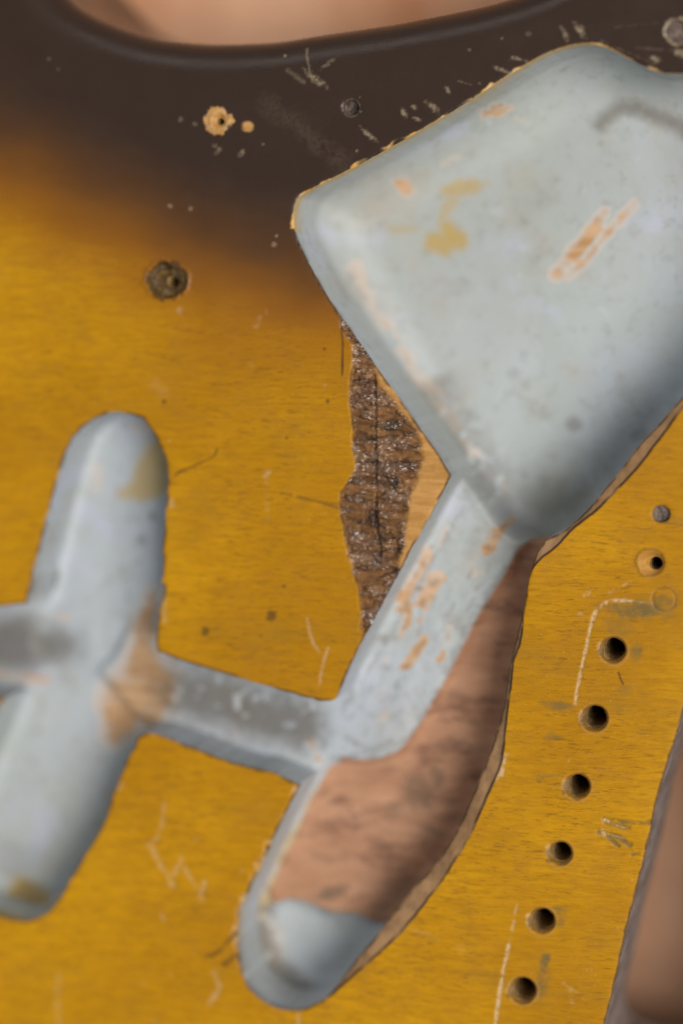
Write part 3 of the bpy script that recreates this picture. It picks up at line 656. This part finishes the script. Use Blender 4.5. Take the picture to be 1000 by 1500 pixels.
ba = n.ramp(n.math('ADD', n.attr('bare'), n.math('MULTIPLY', n.math('SUBTRACT', brk, .5), .55)), .40, .60)
col = n.mix(ba, col, wood)
col = n.mix(n.math('MULTIPLY', n.attr('dirt_shade'), 0.9), col, (0.088, 0.068, 0.043))  # brown grime and stains, plus the shade painted beside the pocket's lower right edge
n.put(pb.inputs['Base Color'], col)
n.put(pb.inputs['Roughness'], n.mixf(n.math('MAXIMUM', ba, tw), n.ramp(c2, .3, .7, .52, .68), .75))
h = n.math('ADD', n.math('MULTIPLY', n.noise(380, 4), .6), n.math('MULTIPLY', tw, -.8))
n.put(pb.inputs['Normal'], n.bump(h, 0.00008, .8, n.bump(n.math('MULTIPLY', ba, n.noise(1.0, 4, .6, n.coord((160, 1100, 300)))), .0005)))

# ---- wood inside screw holes
hole_m, nt, pb = mat('screw_hole_wood'); n = N(nt)
ht = n.attr('plug')
c = n.mix(n.ramp(n.noise(700, 4), .35, .65), (0.24, 0.14, 0.05), (0.45, 0.29, 0.11))
c = n.mix(ht, c, n.mix(n.ramp(n.noise(600, 4), .4, .62), (0.07, 0.046, 0.036), (0.155, 0.105, 0.080)))
n.put(pb.inputs['Base Color'], c); n.put(pb.inputs['Roughness'], .55)
n.put(pb.inputs['Normal'], n.bump(n.noise(900, 4), .0004))
# ---- lavender grey paint on the bridge cavity wall
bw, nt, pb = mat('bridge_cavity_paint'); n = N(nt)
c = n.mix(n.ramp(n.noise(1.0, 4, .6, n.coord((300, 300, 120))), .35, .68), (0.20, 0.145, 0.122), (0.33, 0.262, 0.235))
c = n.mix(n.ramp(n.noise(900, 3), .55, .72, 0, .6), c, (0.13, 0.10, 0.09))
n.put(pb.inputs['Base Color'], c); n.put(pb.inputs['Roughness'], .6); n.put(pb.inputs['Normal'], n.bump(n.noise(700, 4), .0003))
# ---- bench
bench_m, nt, pb = mat('tan_bench_wood'); n = N(nt)
c = n.mix(n.ramp(n.noise(1.0, 4, .55, n.coord((26, 7, 10), (0, 0, .25))), .34, .66), (0.56, 0.235, 0.10), (0.76, 0.42, 0.25))
c = n.mix(n.ramp(n.noise(14, 3), .45, .75, 0, .7), c, (0.36, 0.14, 0.065))
n.put(pb.inputs['Base Color'], c); n.put(pb.inputs['Roughness'], .5); n.put(pb.inputs['Normal'], n.bump(n.noise(60, 4), .001))

# ------------------------------------------------------------------ bench
me = bpy.data.meshes.new('workbench')
b_, t_ = 1.2, 0.04
vs_ = [(x, y, z) for z in (-t_, 0) for x, y in ((-b_, -b_), (b_, -b_), (b_, b_), (-b_, b_))]
me.from_pydata(vs_, [], [(4, 5, 6, 7), (3, 2, 1, 0), (0, 1, 5, 4), (1, 2, 6, 5), (2, 3, 7, 6), (3, 0, 4, 7)]); me.materials.append(bench_m)
bench = bpy.data.objects.new('workbench', me); sc.collection.objects.link(bench)
bench['kind'] = 'structure'; bench['label'] = 'warm tan wooden surface under the guitar body, out of focus'

# ------------------------------------------------------------------ the guitar body
body = bpy.data.objects.new('guitar_body', None); sc.collection.objects.link(body); body.empty_display_size = 0.05
body['label'] = 'worn yellow and black sunburst guitar body with pale painted routed cavities'
body['category'] = 'guitar body'

AT = {k: ext(v) for k, v in M.items() if k != 'relief'}
AB = {k: ext(v) for k, v in B.items()}
# vertex normals of the whole top, so that its parts meet without a seam
def vnormals(X, Y, Z, polys):
    nrm = np.zeros((len(X), 3))
    for p in polys:
        a, b, c, d = p[:, 0], p[:, 1], p[:, 2], p[:, -1]
        e1 = np.stack([X[c] - X[a], Y[c] - Y[a], Z[c] - Z[a]], 1)
        e2 = np.stack([X[d] - X[b], Y[d] - Y[b], Z[d] - Z[b]], 1) if p.shape[1] > 3 else np.stack([X[b] - X[a], Y[b] - Y[a], Z[b] - Z[a]], 1)
        f = np.cross(e1, e2) if p.shape[1] > 3 else -np.cross(e1, e2)
        for k in range(p.shape[1]):
            for ax in range(3): nrm[:, ax] += np.bincount(p[:, k], f[:, ax], len(X))
    L = np.linalg.norm(nrm, axis=1, keepdims=True); nrm = nrm / np.maximum(L, 1e-12)
    nrm[L[:, 0] < 1e-12] = (0, 0, 1); return nrm
flip = lambda p: p[:, ::-1]
pos = [flip(a) for a, _ in posf]                # v runs down, so reverse for upward faces
nt_top = vnormals(GX, GY, ZT, pos)
if nt_top[:, 2].mean() < 0: nt_top = -nt_top
K_ = ext(sK); G_ = ext(sG)
def split(polys, masks):
    rest = [[] for _ in range(len(masks) + 1)]
    for p in polys:
        done = np.zeros(len(p), bool)
        for i, mf in enumerate(masks):
            c_ = mf[p].mean(1) < 0; c_ &= ~done; rest[i].append(p[c_]); done |= c_
        rest[-1].append(p[~done])
    return rest
chip_p, bev_p, top_p = split(pos, [K_, G_])
o = build('top_finish', GX, GY, ZT, top_p, finish, body, AT, normals=nt_top); o['label'] = 'yellow amber finish fading to black at the waist edge, scratched'
o = build('chipped_patch', GX, GY, ZT, chip_p, finish, body, AT, normals=nt_top); o['label'] = 'rough shiny brown patch where the finish has torn away'
o = build('carved_bevel', GX, GY, ZT, bev_p, finish, body, AT, normals=nt_top); o['label'] = 'knife carved bare brown bevel along the hollow'

# walls: columns from the rim down to the floor
def wall(rows, seg, zt, zb, radial=None):
    """returns arrays of extra vertices and quads; bottom row re-uses floor vertices when `share`"""
    vid_, inv = np.unique(seg.ravel(), return_inverse=True); inv = inv.reshape(seg.shape); n_ = len(vid_)
    t = np.linspace(0, 1, rows + 1)
    X = np.tile(GX[vid_], (rows + 1, 1)); Y = np.tile(GY[vid_], (rows + 1, 1))
    Z = zt[vid_][None] * (1 - t[:, None]) + zb[vid_][None] * t[:, None]
    if radial is not None: X, Y = radial(X, Y, Z)
    q = [np.stack([inv[:, 0] + r * n_, inv[:, 1] + r * n_, inv[:, 1] + (r + 1) * n_, inv[:, 0] + (r + 1) * n_], 1) for r in range(rows)]
    return vid_, X.ravel(), Y.ravel(), Z.ravel(), np.concatenate(q)

# all routs as one surface first, then split by rout
isc = SREG < NREG
wv, WX, WY, WZ, WQ = wall(14, SEG[isc], ZT, ZB)
WR = np.tile(SREG[isc], 14)
ng = len(GX)
nv_ = len(wv)
remap = np.arange(len(WX)) + ng
remap[-nv_:] = wv                               # bottom row = rim of the floor
CX = np.concatenate([GX, WX]); CY = np.concatenate([GY, WY]); CZ = np.concatenate([ZB, WZ])
WQg = remap[WQ]
floor_polys = [(flip(a), r) for a, r in negf]
allp = [p[r < NREG] for p, r in floor_polys]
wq = WQg
# orient the wall quads towards the open side
def orient(q, X, Y, Z, gx, gy):
    a, b, d = q[:, 0], q[:, 1], q[:, 3]
    e1 = np.stack([X[b] - X[a], Y[b] - Y[a], Z[b] - Z[a]], 1); e2 = np.stack([X[d] - X[a], Y[d] - Y[a], Z[d] - Z[a]], 1)
    f = np.cross(e1, e2); s_ = f[:, 0] * gx[q[:, 0]] + f[:, 1] * gy[q[:, 0]]
    q = q.copy(); q[s_ < 0] = q[s_ < 0][:, ::-1]; return q
gSv, gSu = np.gradient(S, AV, AU)               # towards the solid
gxo = -ext(gSu); gyo = ext(gSv)                 # open direction in world axes (v down)
gxa = np.concatenate([gxo, np.tile(gxo[wv], 15)]); gya = np.concatenate([gyo, np.tile(gyo[wv], 15)])
wq = orient(wq, CX, CY, CZ, gxa, gya)
nrm = vnormals(CX, CY, CZ, allp + [wq])
wdep = np.maximum(-WZ, 0)
fade = {'ocher': np.exp(-(wdep / 3.5) ** 2), 'tanw': np.exp(-(wdep / 2.0) ** 2), 'dirt_shade': 0.25 + 0.75 * np.exp(-(wdep / 2.0) ** 2), 'bare': np.ones_like(wdep)}
ABc = {}; WOe = ext(WO); rimd = ext(fbm(U, V, 26, 181, 4) + np.where((V < 340) & (U > 425), -0.5, 0.05))
for k, v in AB.items():
    wv_ = np.tile(np.maximum(v, WOe)[wv] if k == 'ocher' else v[wv], 15) * fade[k]; wv_[-nv_:] = v[wv]
    if k == 'dirt_shade': wv_ = np.maximum(wv_, np.exp(-(wdep / (0.5 + 0.8 * np.tile(np.clip(rimd + 0.3, 0, 1)[wv], 15))) ** 2) * 0.85 * np.tile(sstep(-0.25, 0.25, rimd)[wv], 15))
    v = v.copy(); ABc[k] = np.concatenate([v, wv_])
hollow_wall = (G_[wv] < 3) & (GX[wv] > -1e9)
names = [('control_cavity', 'large diamond shaped cavity lined with pale blue grey paint', [0]),
         ('pickup_slot', 'pale painted upright round ended slot', [1]), ('pickup_slot', 'pale painted slot slanting down to the left', [2]),
         ('wiring_channel', 'dark brown floored channel running off to the left', [3]), ('wiring_channel', 'dark floored channel joining the slots to the diagonal channel', [4, 5]),
         ('wiring_channel', 'diagonal channel with paint rubbed off in streaks', [6]), ('routed_hollow', 'hollow with bare reddish brown wood floor', [7]),
         ('hollow_end', 'rounded pale painted end of the hollow', [8])]
for nm, lab, ids in names:
    ps = [p[np.isin(r, ids)] for p, r in floor_polys] + [wq[np.isin(WR, ids)]]
    o = build(nm, CX, CY, CZ, ps, paint, body, ABc, normals=nrm)
    o['label'] = lab

# screw holes
for k, (c, r, dep, cl, lab) in enumerate(holes):
    isk = SREG == R_H0 + k
    cx, cy = to_plane(*c)
    rows = 40 if dep > 5 else 5
    def thread(X, Y, Z):
        a = np.arctan2(Y - cy, X - cx); ph = 2 * math.pi * (Z / 1.35) + a
        f = 1 - (0.10 * (0.5 + 0.5 * np.sin(ph))) * np.clip(-(Z + 0.9) / 0.8, 0, 1) if dep > 5 else 1.0
        return cx + (X - cx) * f, cy + (Y - cy) * f
    hv, HX, HY, HZ, HQ = wall(rows, SEG[isk], ZT, ZB, thread)
    nv_ = len(hv); off = ng
    rm = np.arange(len(HX)) + ng
    hx_ = np.concatenate([GX, HX]); hy_ = np.concatenate([GY, HY]); hz_ = np.concatenate([ZB + (0.25 * fbm(gu, gv, 7, 400 + k, 3) if cl else 0), HZ])
    rm[-nv_:] = hv
    gxa = np.concatenate([gxo, np.tile(gxo[hv], rows + 1)]); gya = np.concatenate([gyo, np.tile(gyo[hv], rows + 1)])
    HQ = orient(rm[HQ], hx_, hy_, hz_, gxa, gya)
    o = build('plugged_hole' if cl else 'screw_hole', hx_, hy_, hz_, [p[rr == R_H0 + k] for p, rr in floor_polys] + [HQ], hole_m, body,
              {'plug': np.full(len(hx_), 1.0 if cl else 0.0)})
    if lab: o['label'] = lab

# bridge cavity wall and the outer side
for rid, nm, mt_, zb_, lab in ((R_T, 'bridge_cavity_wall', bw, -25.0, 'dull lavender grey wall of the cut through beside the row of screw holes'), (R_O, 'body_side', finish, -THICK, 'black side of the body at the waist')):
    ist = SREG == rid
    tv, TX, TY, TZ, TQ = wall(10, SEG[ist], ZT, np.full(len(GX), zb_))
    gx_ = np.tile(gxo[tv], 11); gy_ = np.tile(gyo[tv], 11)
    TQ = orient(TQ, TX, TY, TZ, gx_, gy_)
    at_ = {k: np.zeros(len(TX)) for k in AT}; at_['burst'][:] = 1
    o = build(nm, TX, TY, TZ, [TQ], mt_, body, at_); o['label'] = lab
